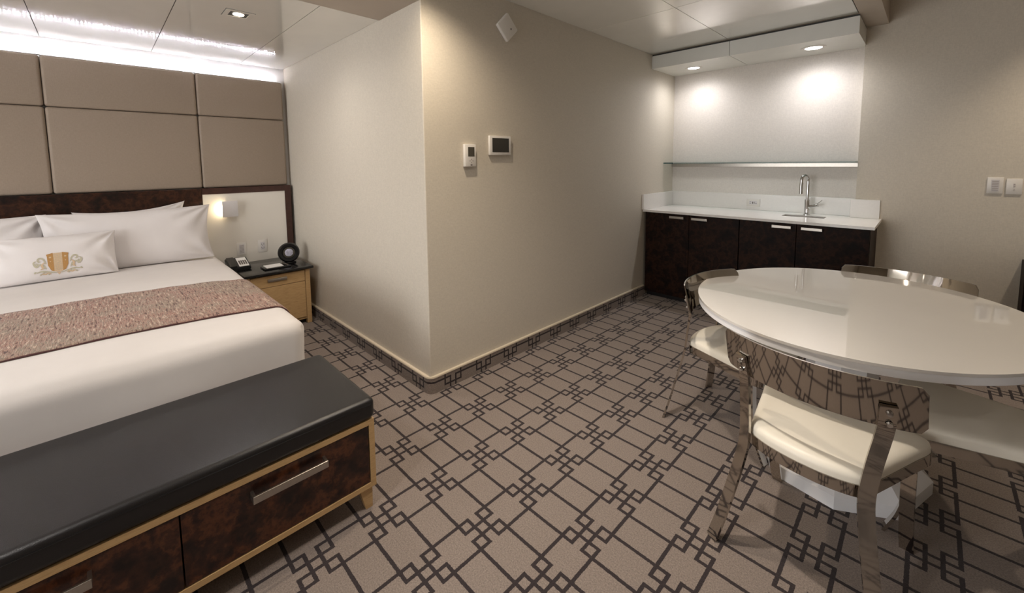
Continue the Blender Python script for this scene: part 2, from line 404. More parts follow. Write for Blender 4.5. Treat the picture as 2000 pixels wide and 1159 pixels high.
def grid_box(bm, x0, x1, y0, y1, z0, z1, n, f):
    seen = {}
    def V(a, b_, c):
        k = (a, b_, c)
        if k not in seen:
            seen[k] = bm.verts.new(f(x0+(x1-x0)*a/n[0], y0+(y1-y0)*b_/n[1], z0+(z1-z0)*c/n[2]))
        return seen[k]
    for a in range(n[0]):
        for b_ in range(n[1]):
            for c in (0, n[2]): bm.faces.new((V(a, b_, c), V(a+1, b_, c), V(a+1, b_+1, c), V(a, b_+1, c)))
    for a in range(n[0]):
        for c in range(n[2]):
            for b_ in (0, n[1]): bm.faces.new((V(a, b_, c), V(a+1, b_, c), V(a+1, b_, c+1), V(a, b_, c+1)))
    for b_ in range(n[1]):
        for c in range(n[2]):
            for a in (0, n[0]): bm.faces.new((V(a, b_, c), V(a, b_+1, c), V(a, b_+1, c+1), V(a, b_, c+1)))
    return bm
bed = thing('bed', 'king size bed made up with a smooth white duvet, in front of the dark headboard', 'bed', (-3.3, -.25, 0))
obj('bed_base', B(BX0+.03, BX1-.06, BY0+.05, BY1-.06, .0, .17), M['wenge'], bed, smooth=False)
bm = newbm()
def dv(x, y, z):
    p = bed_pt(x, y, z)
    # tucked corner pleat at the foot
    if p.y > BY1-.12 and p.z < .6:
        dx = p.x-(BX1-.035); 
        p.y -= .012*math.exp(-(dx/.012)**2)*(1 if p.y > BY1-.04 else 0)
    return p
grid_box(bm, BX0, BX1, BY0, BY1, .14, BZ, (120, 100, 30), dv)
obj('duvet', bm, M['duvet'], bed, auto=False)
rebase(bed)
# runner
bm = newbm(); rows = []
NX = 40
path = [(y, BZ) for y in [BY0+(BY1-BY0)*k/60 for k in range(61)]]+[(BY1, BZ-.02*k) for k in range(1, 17)]
path = [(BY0, BZ-.02*k) for k in range(16, 0, -1)]+path
def rx(i, y, side):
    near = -2.495 if y < .4 else -2.495+.02*(y-.4)
    far = -3.285+.03*max(0, y)
    return far+(near-far)*i/NX
for off in (.009, .002):
    rows.append([[bm.verts.new(bed_pt(rx(i, y, 0), y, z, off+(.0015*math.sin(i*2.1+y*30) if off > .005 else 0))) for (y, z) in path] for i in range(NX+1)])
np_ = len(path)
for k in (0, 1):
    for i in range(NX):
        for j in range(np_-1):
            f = bm.faces.new((rows[k][i][j], rows[k][i+1][j], rows[k][i+1][j+1], rows[k][i][j+1])); f.material_index = 0
for i in (0, NX):
    for j in range(np_-1): bm.faces.new((rows[0][i][j], rows[1][i][j], rows[1][i][j+1], rows[0][i][j+1])).material_index = 1
for j in (0, np_-1):
    for i in range(NX): bm.faces.new((rows[0][i][j], rows[1][i][j], rows[1][i+1][j], rows[0][i+1][j])).material_index = 1
rn = obj('bed_runner', bm, [M['runner'], M['hem']], auto=False)
tag(rn, 'woven pink and brown bed runner laid across the white duvet', 'bed runner')

# pillows
def pillow(name, w_, h_, t_, loc, lean, rz, label, seed, group, flat_bottom=True, ear=.05):
    """returns (object, surface function) ; pillow width along local Y, height along local Z, front faces +X"""
    NU, NV = 44, 30; rnd = random.Random(seed); ph = [rnd.uniform(0, 6.28) for _ in range(8)]
    def S(u, v, s):
        x = w_/2*u*(1-ear*(1-v*v)**1)
        zf = h_/2*v*(1-ear*1.3*(1-u*u)*(1 if v > 0 else .15))
        th = t_/2*max(0, (1-abs(u)**3.2))**.55*max(0, (1-abs(v)**2.6))**.5
        wr = 0
        e_ = (abs(u)**2)*(1-abs(u)**8)
        wr += .007*e_*math.sin(9*v+ph[0]+3*u)+.005*(abs(v)**2)*(1-abs(v)**8)*math.sin(8*u+ph[1])
        # creases running in from the corners
        for cu, cv, p_ in ((1, 1, ph[2]), (-1, 1, ph[3]), (1, -1, ph[4])):
            du, dv_ = cu-u, cv-v; rr = math.hypot(du, dv_*.6); ang = math.atan2(abs(dv_)*.6, abs(du))
            wr += .013*math.exp(-(rr/.55)**2)*math.sin(ang*9+p_)*min(1, rr*4)
        th = max(0, th+wr*(1 if th > .004 else 0))
        return Vector((s*th, x, zf+h_/2))
    bm = newbm(); V = {}
    for s in (1, -1):
        for i in range(NU+1):
            for j in range(NV+1):
                ub = -math.cos(PI*i/NU); vb = -math.cos(PI*j/NV)
                if (i in (0, NU) or j in (0, NV)) and s == -1: V[s, i, j] = V[1, i, j]; continue
                V[s, i, j] = bm.verts.new(S(ub, vb, s))
    for s in (1, -1):
        for i in range(NU):
            for j in range(NV): bm.faces.new((V[s, i, j], V[s, i+1, j], V[s, i+1, j+1], V[s, i, j+1]))
    o = obj(name, bm, M['linen'], auto=False)
    o.location = loc; o.rotation_euler = (0, -lean, rz); tag(o, label, 'pillow', group)
    return o, S
pg = 'white pillows leaning on the headboard'
back_p, _ = pillow('pillow', .66, .432, .10, (-4.390, .205, .676), .04, .0, 'white pillow behind the right one, only its pointed top corner showing', 3, pg, ear=.14)
back_p.rotation_euler.x = .06
pillow('pillow', .92, .437, .17, (-4.30, -.73, .655), .14, .0, 'white pillow at the left edge of the photo, behind the small embroidered one', 5, pg)
pillow('pillow', .975, .442, .17, (-4.225, .172, .657), .15, .0, 'large white pillow leaning upright on the right half of the bed', 11, pg, ear=.065)
small, Sf = pillow('small_pillow', .59, .298, .15, (-4.06, -.228, .672), .22, .02, 'small white lumbar pillow embroidered with a gold crest', 21, 'white pillows leaning on the headboard', ear=.03)
# crest on the small pillow
bm = newbm()
def on_pillow(y, z, off=.0015):
    """y, z in metres from the crest centre, laid on the pillow's front"""
    u = (y*1.12+.010)/(.59/2); v = (z*1.12-.042)/(.298/2)
    p = Sf(u, v, 1); e1 = .01
    n = (Sf(u+e1, v, 1)-p).cross(Sf(u, v+e1, 1)-p).normalized()
    if n.x < 0: n = -n
    return p+n*off
def patch(poly, mi, off, n=6):
    """fill a convex-ish polygon (list of 2D points) as a fan of small quads draped on the pillow"""
    cx = sum(p[0] for p in poly)/len(poly); cy = sum(p[1] for p in poly)/len(poly)
    rings = []
    for k in range(1, n+1):
        t = k/n; rings.append([bm.verts.new(on_pillow(cx+(x-cx)*t, cy+(y-cy)*t, off)) for x, y in poly])
    c0 = bm.verts.new(on_pillow(cx, cy, off)); N = len(poly)
    for i in range(N):
        bm.faces.new((c0, rings[0][i], rings[0][(i+1) % N])).material_index = mi
        for a, b_ in zip(rings, rings[1:]): bm.faces.new((a[i], a[(i+1) % N], b_[(i+1) % N], b_[i])).material_index = mi
def ribbon(pts, wd, mi, off):
    pts = [Vector((p[0], p[1], 0)) for p in pts]; pts = catmull(pts, 5); L_ = []
    for i, p in enumerate(pts):
        t = (pts[min(i+1, len(pts)-1)]-pts[max(i-1, 0)]).normalized(); n = Vector((-t.y, t.x, 0))
        ww = wd*(.35+.65*math.sin(PI*(i+.8)/(len(pts)+.6)))
        L_.append([bm.verts.new(on_pillow(*(p+n*ww*s)[:2], off)) for s in (-.5, .5)])
    for a, b_ in zip(L_, L_[1:]): bm.faces.new((a[0], a[1], b_[1], b_[0])).material_index = mi
def dot(x, y, r, mi, off): patch([(x+r*math.cos(a), y+r*math.sin(a)) for a in [2*PI*k/10 for k in range(10)]], mi, off, 1)
def dens(poly, m_=5):
    out = []
    for a, b_ in zip(poly, poly[1:]+poly[:1]):
        for k in range(m_): out.append((a[0]+(b_[0]-a[0])*k/m_, a[1]+(b_[1]-a[1])*k/m_))
    return out
patch(dens([(-.044, .052), (-.020, .060), (.020, .060), (.044, .052), (.042, -.010), (.030, -.040), (.012, -.050), (-.012, -.050), (-.030, -.040), (-.042, -.010)]), 1, .0012)
patch(dens([(-.046, .054), (-.019, .062), (-.018, -.046), (-.030, -.040), (-.041, -.012), (-.043, .04)]), 0, .0022)
patch(dens([(.046, .054), (.019, .062), (.018, -.046), (.030, -.040), (.041, -.012), (.043, .04)]), 0, .0022)
for k in range(7):
    for s in (-.009, .009, 0): dot(s, .05-.014*k-(.007 if s == 0 else 0), .0022, 2, .0030)
for s in (-1, 1):
    dot(s*.031, .036, .005, 1, .003); dot(s*.031, .012, .003, 1, .003)
    ribbon([(s*.05, .0), (s*.056, .022), (s*.068, .036), (s*.08, .030), (s*.078, .016), (s*.070, .018)], .009, 2, .002)
    ribbon([(s*.05, -.030), (s*.06, -.006), (s*.078, .000), (s*.086, -.012), (s*.094, -.002), (s*.098, .014), (s*.088, .022)], .010, 2, .002)
    ribbon([(s*.056, .010), (s*.066, -.006), (s*.062, -.022), (s*.072, -.030)], .009, 1, .0024)
    ribbon([(s*.010, -.056), (s*.030, -.050), (s*.05, -.044), (s*.068, -.040), (s*.084, -.044), (s*.096, -.038)], .008, 2, .002)
    ribbon([(s*.032, -.060), (s*.042, -.052), (s*.054, -.058), (s*.066, -.054), (s*.074, -.062)], .007, 1, .002)
    for x, y in ((.04, -.06), (.072, -.056), (.095, -.045), (.086, .006), (.06, -.048)): dot(s*x, y, .004, 2, .0026)
patch(dens([(-.010, -.052), (.010, -.052), (0, -.068)], 3), 1, .002, 3)
cr = obj('crest', bm, [M['gold'], M['pale_gold'], M['sage']], small, smooth=False); cr['label'] = 'gold and grey embroidered crest'

# bench at the foot of the bed
bench = thing('storage_bench', 'low black leather cushioned bench with two dark drawers, at the foot of the bed', 'bench', (-1.83, .107, 0))
b0, b1, a0, a1 = -2.12, -1.55, -.52, .735
bm = newbm(); box(bm, b0, b1, a0, a1, .363, .385); box(bm, b0, b1, a0, a1, .095, .115); box(bm, b0, b1, a1-.022, a1, .115, .363); box(bm, b0, b1, a0, a0+.022, .115, .363)
box(bm, b0, b0+.015, a0+.022, a1-.022, .115, .363)
obj('case', bm, M['oak_h'], bench, smooth=False)
bm = B(b0-.003, b1+.006, a0-.006, a1+.006, .3855, .474, r=.024, seg=6)
obj('cushion', bm, M['leather'], bench)
bm = newbm()
rr = .012
loop = []
for cx, cy, a_ in ((b1+.0065-.03, a1+.0065-.03, 0), (b0-.0035+.03, a1+.0065-.03, 90), (b0-.0035+.03, a0-.0065+.03, 180), (b1+.0065-.03, a0-.0065+.03, 270)):
    for k in range(7): t = math.radians(a_+15*k); loop.append((cx+.03*math.cos(t), cy+.03*math.sin(t), .4515))
tube(bm, loop+[loop[0]], .0016, 6)
sm = obj('seam', bm, M['black'], bench)
for y0, y1, hy0, hy1 in ((.109, a1-.025, .292, .536), (a0+.025, .105, -.327, -.083)):
    d = obj('drawer', B(b1-.42, b1-.003, y0, y1, .118, .360, r=.0015), M['burl'], bench, smooth=False)
    bm = newbm(); box(bm, b1+.028, b1+.037, hy0, hy1, .301, .327, r=.0015)
    box(bm, b1-.003, b1+.03, hy0, hy0+.009, .302, .326); box(bm, b1-.003, b1+.03, hy1-.009, hy1, .302, .326)
    obj('handle', bm, M['brushed'], d, smooth=False)
for x, y, sx, sy in ((b1-.03, a1-.040, 1, 1), (b1-.03, a0+.06, 1, -1), (b0+.05, a1-.06, -1, 1), (b0+.05, a0+.06, -1, -1)):
    bm = newbm(); v = []
    for z, h_ in ((.095, .026), (0, .014)):
        for px, py in ((-1, -1), (1, -1), (1, 1), (-1, 1)): v.append(bm.verts.new((x+px*h_*.8+(0 if z else sx*.006), y+py*h_+(0 if z else sy*.012), z)))
    for idx in ((0, 1, 2, 3), (4, 5, 6, 7), (0, 1, 5, 4), (1, 2, 6, 5), (2, 3, 7, 6), (3, 0, 4, 7)): bm.faces.new([v[i] for i in idx])
    obj('leg', bm, M['oak'], bench, smooth=False)
rebase(bench)

# nightstand
ns = thing('nightstand', 'pale oak nightstand with a black stone top, right of the bed', 'nightstand', (-4.15, 1.06, 0))
bm = newbm(); box(bm, -4.436, -3.875, 1.255, 1.295, .0, .5, r=.004); box(bm, -4.436, -3.875, .80, .83, .0, .5, r=.004); box(bm, -4.436, -3.89, .83, 1.255, .04, .06)
box(bm, -4.436, -4.425, .83, 1.255, .06, .5); box(bm, -4.43, -3.9, .83, 1.255, .488, .4995)
obj('case', bm, M['oak'], ns, smooth=False)
obj('plinth', B(-4.42, -3.92, .83, 1.255, 0, .04), M['black_wood'], ns, smooth=False)
obj('stone_top', B(-4.436, -3.842, .785, 1.318, .5, .522, r=.004), M['stone'], ns)['label'] = 'black polished stone top'
d = obj('drawer', B(-4.40, -3.877, .833, 1.252, .392, .487, r=.002), M['oak_h'], ns, smooth=False)
obj('handle', B(-3.8765, -3.862, .955, 1.105, .435, .462, r=.003), M['brushed'], d)
obj('door', B(-4.40, -3.877, .833, 1.252, .063, .388, r=.002), M['oak_h'], ns, smooth=False)
rebase(ns)
# phone
ph = thing('telephone', 'black wedge shaped desk telephone with a white key label, on the nightstand beside the bed', 'telephone', (-4.20, .83, .522))
# desk phone body: sloping wedge, width along Y
def wedge(bm, y0, y1, x0, x1, z0, zb, zf, r=0):
    v = [bm.verts.new(p) for p in ((x0, y0, z0), (x1, y0, z0), (x1, y1, z0), (x0, y1, z0), (x0, y0, zb), (x1, y0, zf), (x1, y1, zf), (x0, y1, zb))]
    fs = [bm.faces.new([v[i] for i in idx]) for idx in ((3, 2, 1, 0), (4, 5, 6, 7), (0, 1, 5, 4), (1, 2, 6, 5), (2, 3, 7, 6), (3, 0, 4, 7))]
    if r: bmesh.ops.bevel(bm, geom=list({e for f in fs for e in f.edges}), offset=r, segments=2, affect='EDGES')
    return bm
obj('body', wedge(newbm(), .735, .895, -4.28, -4.10, .5225, .610, .552, r=.006), M['black'], ph)
def slope(bm, y0, y1, x0, x1, lift, mi=0, th=.002):
    zf = lambda x: .610+(.552-.610)*(x+4.28)/.18+lift
    v = [bm.verts.new(p) for p in ((x0, y0, zf(x0)), (x1, y0, zf(x1)), (x1, y1, zf(x1)), (x0, y1, zf(x0)), (x0, y0, zf(x0)+th), (x1, y0, zf(x1)+th), (x1, y1, zf(x1)+th), (x0, y1, zf(x0)+th))]
    for idx in ((3, 2, 1, 0), (4, 5, 6, 7), (0, 1, 5, 4), (1, 2, 6, 5), (2, 3, 7, 6), (3, 0, 4, 7)): bm.faces.new([v[i] for i in idx]).material_index = mi
    return bm
obj('label_card', slope(newbm(), .812, .884, -4.262, -4.115, .0), M['paper'], ph, smooth=False)
bm = newbm()
for r_ in range(4):
    for c in range(4): slope(bm, .820+c*.0155, .831+c*.0155, -4.210+r_*.018, -4.196+r_*.018, .002)
obj('keypad', bm, M['slot'], ph, smooth=False)
obj('handset', slope(newbm(), .745, .795, -4.27, -4.11, 0, th=.010), M['black'], ph, smooth=False)
rebase(ph)
# notepad tray
tr = thing('notepad_tray', 'black tray holding a white notepad, in the middle of the nightstand top', 'tray', (-4.0, 1.05, .522))
bm = newbm(); box(bm, -4.075, -3.935, .955, 1.165, .5225, .538, r=.004)
obj('tray', bm, M['black'], tr)
obj('pen', cyl(newbm(), (-4.065, 1.125, .543), (-3.95, 1.14, .543), .0045), M['brushed'], tr)
rebase(tr)
np1 = obj('notepad', B(-4.062, -3.948, .975, 1.105, .5385, .5445), M['paper'], smooth=False); tag(np1, 'blank white notepad lying in the black tray on the nightstand', 'notepad')
# clock radio
ck = thing('clock_radio', 'round black clock radio with an oval display, at the right end of the nightstand', 'clock radio', (-4.12, 1.20, .522))
def disc(bm, center, r, th, axis, prof=None, seg=40, mi=0, sy=1, sz=1):
    tmp = newbm(); prof = prof or [(r*.9, -th/2), (r, -th/4), (r, th/4), (r*.9, th/2)]
    lathe(tmp, prof, seg=seg)
    q = Vector(axis).to_track_quat('Z', 'Y').to_matrix().to_4x4()
    me = bpy.data.meshes.new('tmp'); tmp.transform(Matrix.Translation(center) @ q @ Matrix.Diagonal((sy, sz, 1, 1)));
    for f in tmp.faces: f.material_index = mi
    tmp.to_mesh(me); tmp.free(); bm.from_mesh(me); bpy.data.meshes.remove(me); return bm
ax = (1, -.22, .12)
cc = Vector((-4.12, 1.202, .618))
bm = disc(newbm(), cc, .090, .07, ax, prof=[(.05, -.035), (.082, -.022), (.090, 0), (.088, .02), (.078, .033), (.058, .030), (.052, .024)])
obj('body', bm, M['black'], ck)
an = Vector(ax).normalized()
obj('display', disc(newbm(), cc+an*.026, .048, .004, ax), M['lcd'], ck)
bm = disc(newbm(), cc+an*.029, .034, .004, ax, sy=1, sz=1)
dd = obj('display_band', bm, plain('pale_display', lin(176, 176, 192), .2, .35, 45), ck)
bm = newbm(); box(bm, -4.17, -4.075, 1.155, 1.25, .5225, .535, r=.004); obj('foot', bm, M['black'], ck)
rebase(ck)
# wall fittings on the white glass panel
sc = thing('reading_lamp', 'small square white reading lamp glowing from its left side, on the white headboard panel', 'lamp', (-4.447, .82, 1.03))
obj('cover', B(-4.405, -4.393, .768, .885, .960, 1.102, r=.003), M['plastic_grey'], sc)
obj('body', B(-4.4465, -4.4055, .79, .868, .985, 1.078, r=.003), M['plastic_grey'], sc)
M['lamp_read'] = emit('reading_lamp_face', (1, .80, .50, 1), 45)
obj('light_source', B(-4.442, -4.410, .7835, .7895, 1.0, 1.063), M['lamp_read'], sc, smooth=False)
rebase(sc)
def plate(name, label, cat, axis, cx, cz, wd, ht, face, details, group=None):
    """axis 'x': plate on a wall facing +X at X=face, centre Y=cx. axis 'y': on a wall facing -Y at Y=face, centre X=cx"""
    def T_(a0_, a1_, z0, z1, d0, d1):
        if axis == 'x': return (face+d0, face+d1, cx+a0_, cx+a1_, cz+z0, cz+z1)
        return (cx+a0_, cx+a1_, face-d1, face-d0, cz+z0, cz+z1)
    loc = (face, cx, cz-ht/2) if axis == 'x' else (cx, face, cz-ht/2)
    t = thing(name, label, cat, loc, 0, group)
    obj('cover_plate', B(*T_(-wd/2, wd/2, -ht/2, ht/2, 0.0005, .007), r=.002), M['plastic'], t)
    for nme, mat, rects in details:
        bm = newbm()
        for a0_, a1_, z0, z1, d1 in rects: box(bm, *T_(a0_, a1_, z0, z1, .0065, d1))
        obj(nme, bm, mat, t, smooth=False)
    rebase(t); return t
lou = [(-.016, .016, -.036+k*.0125, -.030+k*.0125, .0095) for k in range(6)]
louv = [('button_column', M['plastic_grey'], [(-.02, .02, -.042, .042, .0085)]), ('buttons', M['mark'], lou)]
plate('light_switch', 'white switch plate with a column of small buttons, above the telephone', 'light switch', 'x', .902, .650, .075, .118, -4.447, louv, None)
rec = [('receptacle', M['plastic_grey'], [(-.018, .018, -.036, .036, .0085)]),
       ('slots', M['slot'], [(-.011, -.007, .012, .022, .009), (.007, .011, .012, .022, .009), (-.003, .003, .002, .008, .009), (-.011, -.007, -.02, -.01, .009), (.007, .011, -.02, -.01, .009), (-.003, .003, -.03, -.024, .009)])]
plate('power_outlet', 'white power outlet on the white headboard panel, between telephone and clock radio', 'outlet', 'x', 1.073, .655, .075, .118, -4.447, rec)

# ================================================================== CORNER BLOCK FITTINGS
th = thing('thermostat', 'tall narrow white thermostat with a small grey screen, on the beige wall near the corner', 'thermostat', (XB, 1.70, 1.397))
obj('housing', B(XB+.0005, XB+.024, 1.655, 1.745, 1.397, 1.540, r=.004), M['plastic'], th)
obj('screen', B(XB+.0235, XB+.0255, 1.679, 1.731, 1.463, 1.522), M['lcd'], th, smooth=False)
bm = newbm()
for dy, dz in ((0, .047), (-.012, .037), (.012, .037), (0, .027)): cyl(bm, (XB+.023, 1.705+dy, 1.397+dz), (XB+.0255, 1.705+dy, 1.397+dz), .004, seg=12)
obj('buttons', bm, M['mark'], th); obj('indicator', B(XB+.0235, XB+.025, 1.698, 1.712, 1.405, 1.411), M['slot'], th, smooth=False)
rebase(th)
tp = thing('touch_panel', 'landscape wall touch panel with a black screen in a white frame', 'control panel', (XB, 1.968, 1.472))
obj('frame', B(XB+.0005, XB+.02, 1.870, 2.068, 1.472, 1.602, r=.003), M['plastic'], tp)
obj('screen', B(XB+.0195, XB+.0215, 1.892, 2.046, 1.492, 1.587), M['screen'], tp, smooth=False)
rebase(tp)
ap = thing('wireless_access_point', 'white rounded square wireless box turned on its corner, high on the wall under the ceiling', 'wireless access point', (XB, 2.044, 2.238))
bm = newbm(); box(bm, XB+.0005, XB+.028, -.070, .070, -.070, .070, r=.010, seg=3)
bm.transform(Matrix.Translation((0, 2.044, 2.336)) @ Matrix.Rotation(math.radians(45), 4, 'X')); obj('housing', bm, M['plastic'], ap)
obj('indicator', B(XB+.0275, XB+.0295, 2.066, 2.074, 2.322, 2.334), M['slot'], ap, smooth=False)
rebase(ap)

# ================================================================== WET BAR
def cabinet(x0, x1, label, xm, h):
    t = thing('base_cabinet', label, 'cabinet', ((x0+x1)/2, 4.36, 0), 0, 'dark wood cabinets under the counter')
    bm = newbm(); box(bm, x0, x0+.018, 4.075, YN-.03, .09, .897); box(bm, x1-.018, x1, 4.075, YN-.03, .09, .897); box(bm, x0+.018, x1-.018, 4.075, YN-.03, .09, .108)
    box(bm, x0+.018, x1-.018, YN-.045, YN-.03, .108, .897); box(bm, x0+.018, x1-.018, 4.075, 4.13, .88, .897)
    obj('case', bm, M['burl_dark'], t, smooth=False)
    obj('plinth', B(x0+.002, x1-.002, 4.11, 4.14, 0, .09), M['black_wood'], t, smooth=False)
    for a, b_, (h0, h1) in ((x0, xm, h[0]), (xm, x1, h[1])):
        d = obj('door', B(a+.002, b_-.002, 4.05, 4.073, .055, .895, r=.0015), M['burl_dark'], t, smooth=False)
        bm = newbm(); box(bm, h0, h1, 4.022, 4.030, .852, .875, r=.0015); box(bm, h0+.004, h0+.012, 4.03, 4.051, .856, .871); box(bm, h1-.012, h1-.004, 4.03, 4.051, .856, .871)
        obj('handle', bm, M['brushed'], d, smooth=False)
    rebase(t)
cabinet(XB+.02, -1.181, 'left cabinet of the wet bar with two dark burl doors', -1.627, ((-1.815, -1.672), (-1.598, -1.450)))
cabinet(-1.179, -.287, 'right cabinet of the wet bar with two dark burl doors, under the sink', -.749, ((-.922, -.783), (-.714, -.573)))
ct = thing('countertop', 'white stone counter with a low upstand along the walls of the wet bar', 'countertop', (-1.2, 4.36, .898))
bm = newbm(); sx0, sx1, sy0, sy1 = -.925, -.615, 4.36, 4.50; X0, X1, Y0, Y1 = XB+.001, -.262, 4.025, YN-.001
top = [(X0, sx0, Y0, Y1), (sx1, X1, Y0, YR-.001), (sx1, XN, YR-.001, Y1), (sx0, sx1, Y0, sy0), (sx0, sx1, sy1, Y1)]
for q in top: box(bm, *q, .898, .920)
obj('slab', bm, M['counter'], ct, smooth=False)
bm = newbm(); box(bm, XB+.001, XB+.021, 4.0, YN-.001, .9205, 1.078, r=.0015); box(bm, XB+.0215, XN-.001, YN-.021, YN-.001, .9205, 1.078, r=.0015)
box(bm, XN-.03, -.277, YR-.021, YR-.001, .9205, 1.078, r=.0015)
obj('upstand', bm, M['counter'], ct, smooth=False)
rebase(ct)
sk = thing('sink', 'small rectangular steel sink set into the white counter', 'sink', (-.77, 4.43, .75))
bm = newbm(); t_ = .003
box(bm, sx0-.006, sx1+.006, sy0-.006, sy0, .76, .8975); box(bm, sx0-.006, sx1+.006, sy1, sy1+.006, .76, .8975); box(bm, sx0-.006, sx0, sy0, sy1, .76, .8975); box(bm, sx1, sx1+.006, sy0, sy1, .76, .8975); box(bm, sx0, sx1, sy0, sy1, .76, .766)
obj('basin', bm, M['basin'], sk, smooth=False)
obj('drain', cyl(newbm(), (-.77, 4.43, .7662), (-.77, 4.43, .769), .022), M['chrome'], sk)
rebase(sk)
fc = thing('faucet', 'tall chrome gooseneck faucet standing behind the sink', 'faucet', (-.775, 4.575, .92))
fx, fy = -.775, 4.575
bm = newbm(); cyl(bm, (fx, fy, .9205), (fx, fy, .926), .028); cyl(bm, (fx, fy, .926), (fx, fy, 1.06), .021); obj('body', bm, M['chrome'], fc)
dxy = Vector((-.45, -.9, 0)).normalized(); rg = .042
pts = [(fx, fy, 1.06+.01*k) for k in range(0, 17, 4)]+[tuple(Vector((fx, fy, 1.235))+dxy*(rg-rg*math.cos(a))+Vector((0, 0, rg*math.sin(a)))) for a in [PI*k/14 for k in range(15)]]
e_ = Vector(pts[-1])
obj('spout', tube(newbm(), pts+[tuple(e_-Vector((0, 0, .03)))], .0125, 16), M['chrome'], fc)
obj('spray_head', cyl(newbm(), e_-Vector((0, 0, .02)), e_-Vector((0, 0, .12)), .0155), M['chrome'], fc)
bm = newbm(); cyl(bm, (fx, fy, .99), (fx+.085, fy-.02, 1.015), .015); cyl(bm, (fx+.075, fy-.018, 1.022), (fx+.115, fy-.03, 1.062), .003); obj('lever', bm, M['chrome'], fc)
rebase(fc)
plate('power_outlet', 'white power outlet set sideways in the upstand behind the white counter', 'outlet', 'y', -1.247, .993, .12, .075, YN-.021, [('receptacle', M['plastic_grey'], [(-.036, .036, -.018, .018, .0085)]),
      ('slots', M['slot'], [(-.03, -.02, -.01, -.005, .009), (-.03, -.02, .005, .01, .009), (-.008, .002, -.01, .01, .009), (.012, .016, -.01, .01, .009), (.022, .032, -.010, -.004, .009)])])
gs = thing('glass_shelf', 'long glass shelf on a metal rail across the wet bar niche', 'shelf', (-1.27, 4.6, 1.36))
obj('pane', B(XB+.003, XN-.003, 4.47, YN-.003, 1.393, 1.405, r=.0015), M['glass'], gs, smooth=False)
obj('rail', B(XB+.003, XN-.003, YN-.035, YN-.002, 1.355, 1.3925, r=.002), M['brushed'], gs, smooth=False)
rebase(gs)

# ceiling lights
def downlight(loc, label, col, power, mat, square=False, r=.045, angle=115, blend=.7, group='recessed ceiling lights', tgt=None, rad=.035):
    t = thing('recessed_light', label, 'ceiling light', loc, 0, group); x, y, z = loc
    bm = newbm()
    if square:
        box(bm, x-.078, x+.078, y-.078, y+.078, z-.0006, z-.0003, mi=1)
        for q in ((-.075, .075, -.075, -.05), (-.075, .075, .05, .075), (-.075, -.05, -.05, .05), (.05, .075, -.05, .05)): box(bm, x+q[0], x+q[1], y+q[2], y+q[3], z-.004, z-.0005)
    else:
        lathe(bm, [(r, -.0005), (r*1.45, -.0005), (r*1.42, -.004), (r*1.05, -.006), (r, -.005)], (x, y, z))
        bmesh.ops.delete(bm, geom=[f for f in bm.faces if len(f.verts) > 4], context='FACES_ONLY')
    obj('trim', bm, [M['ceil'] if square else M['plastic'], M['gap']], t)
    obj('lens', cyl(newbm(), (x, y, z-.0035), (x, y, z-.001), r*.98), mat, t, smooth=False)
    rebase(t)
    spot(t, (0, 0, -.012), power, col, angle, blend, rad, tgt)
    return t
WARM = (1, .84, .65); COOL = (1, .97, .97); NEUT = (1, .94, .90)
g2 = 'two lights under the wet bar soffit'
downlight((-1.775, 4.425, 2.375), 'left recessed light under the wet bar soffit', COOL, 15, M['lamp_cool'], group=g2, r=.055, angle=168, blend=1, rad=.06)
downlight((-.76, 4.41, 2.375), 'right recessed light under the wet bar soffit, above the sink', COOL, 18, M['lamp_cool'], group=g2, r=.062, angle=168, blend=1, rad=.06)
downlight((-3.073, .69, ZB), 'small square trimmed light in the ceiling above the bed', NEUT, 17, M['lamp_warm'], square=True, r=.03, angle=168, blend=1)
# lights outside the frame
downlight((-1.72, 1.27, ZL), 'recessed light close to the corner of the partition wall, above the frame', WARM, 42, M['lamp_warm'], angle=145, blend=1)
downlight((-.80, 1.35, ZL), 'recessed light above the near side of the dining table', (1, .89, .77), 62, M['lamp_warm'], angle=118, blend=1)
downlight((1.05, 4.1, ZT), 'recessed light by the far right wall, above the switch plates', WARM, 62, M['lamp_warm'], angle=100)
downlight((-1.0, -.9, ZL), 'added fill light behind the camera, nearer the bed', NEUT, 40, M['lamp_warm'], angle=150)  # unseen lamp added to lift the ambient light
downlight((1.3, .6, ZT), 'added fill light behind the camera, right of the dining table', NEUT, 6, M['lamp_warm'], angle=150)  # weak fill lamp, added out of view
downlight((-3.0, -1.3, ZB), 'added fill light over the far side of the bed', NEUT, 18, M['lamp_warm'], r=.03, angle=150)  # added beyond the frame to brighten the bedroom

# right wall fittings
plate('light_switch', 'white switch plate with small buttons on the wall right of the wet bar', 'light switch', 'y', .342, 1.222, .078, .118, YR, louv)
plate('data_outlet', 'white wall plate with two small sockets at the right edge of the photo', 'outlet', 'y', .432, 1.217, .075, .112, YR, [('sockets', M['mark'], [(-.004, .004, .012, .02, .0085), (-.004, .004, -.002, .006, .0085), (-.004, .004, -.026, -.020, .0085)])])
dc = thing('side_cabinet', 'dark low cabinet against the right wall, only its left edge in the photo', 'cabinet', (.85, 4.52, 0))
obj('case', B(.500, 1.3, 4.46, YR-.002, .0, .70, r=.003), M['burl_dark'], dc, smooth=False)
obj('door', B(.53, 1.27, 4.44, 4.459, .06, .66, r=.002), M['burl_dark'], dc, smooth=False); rebase(dc)

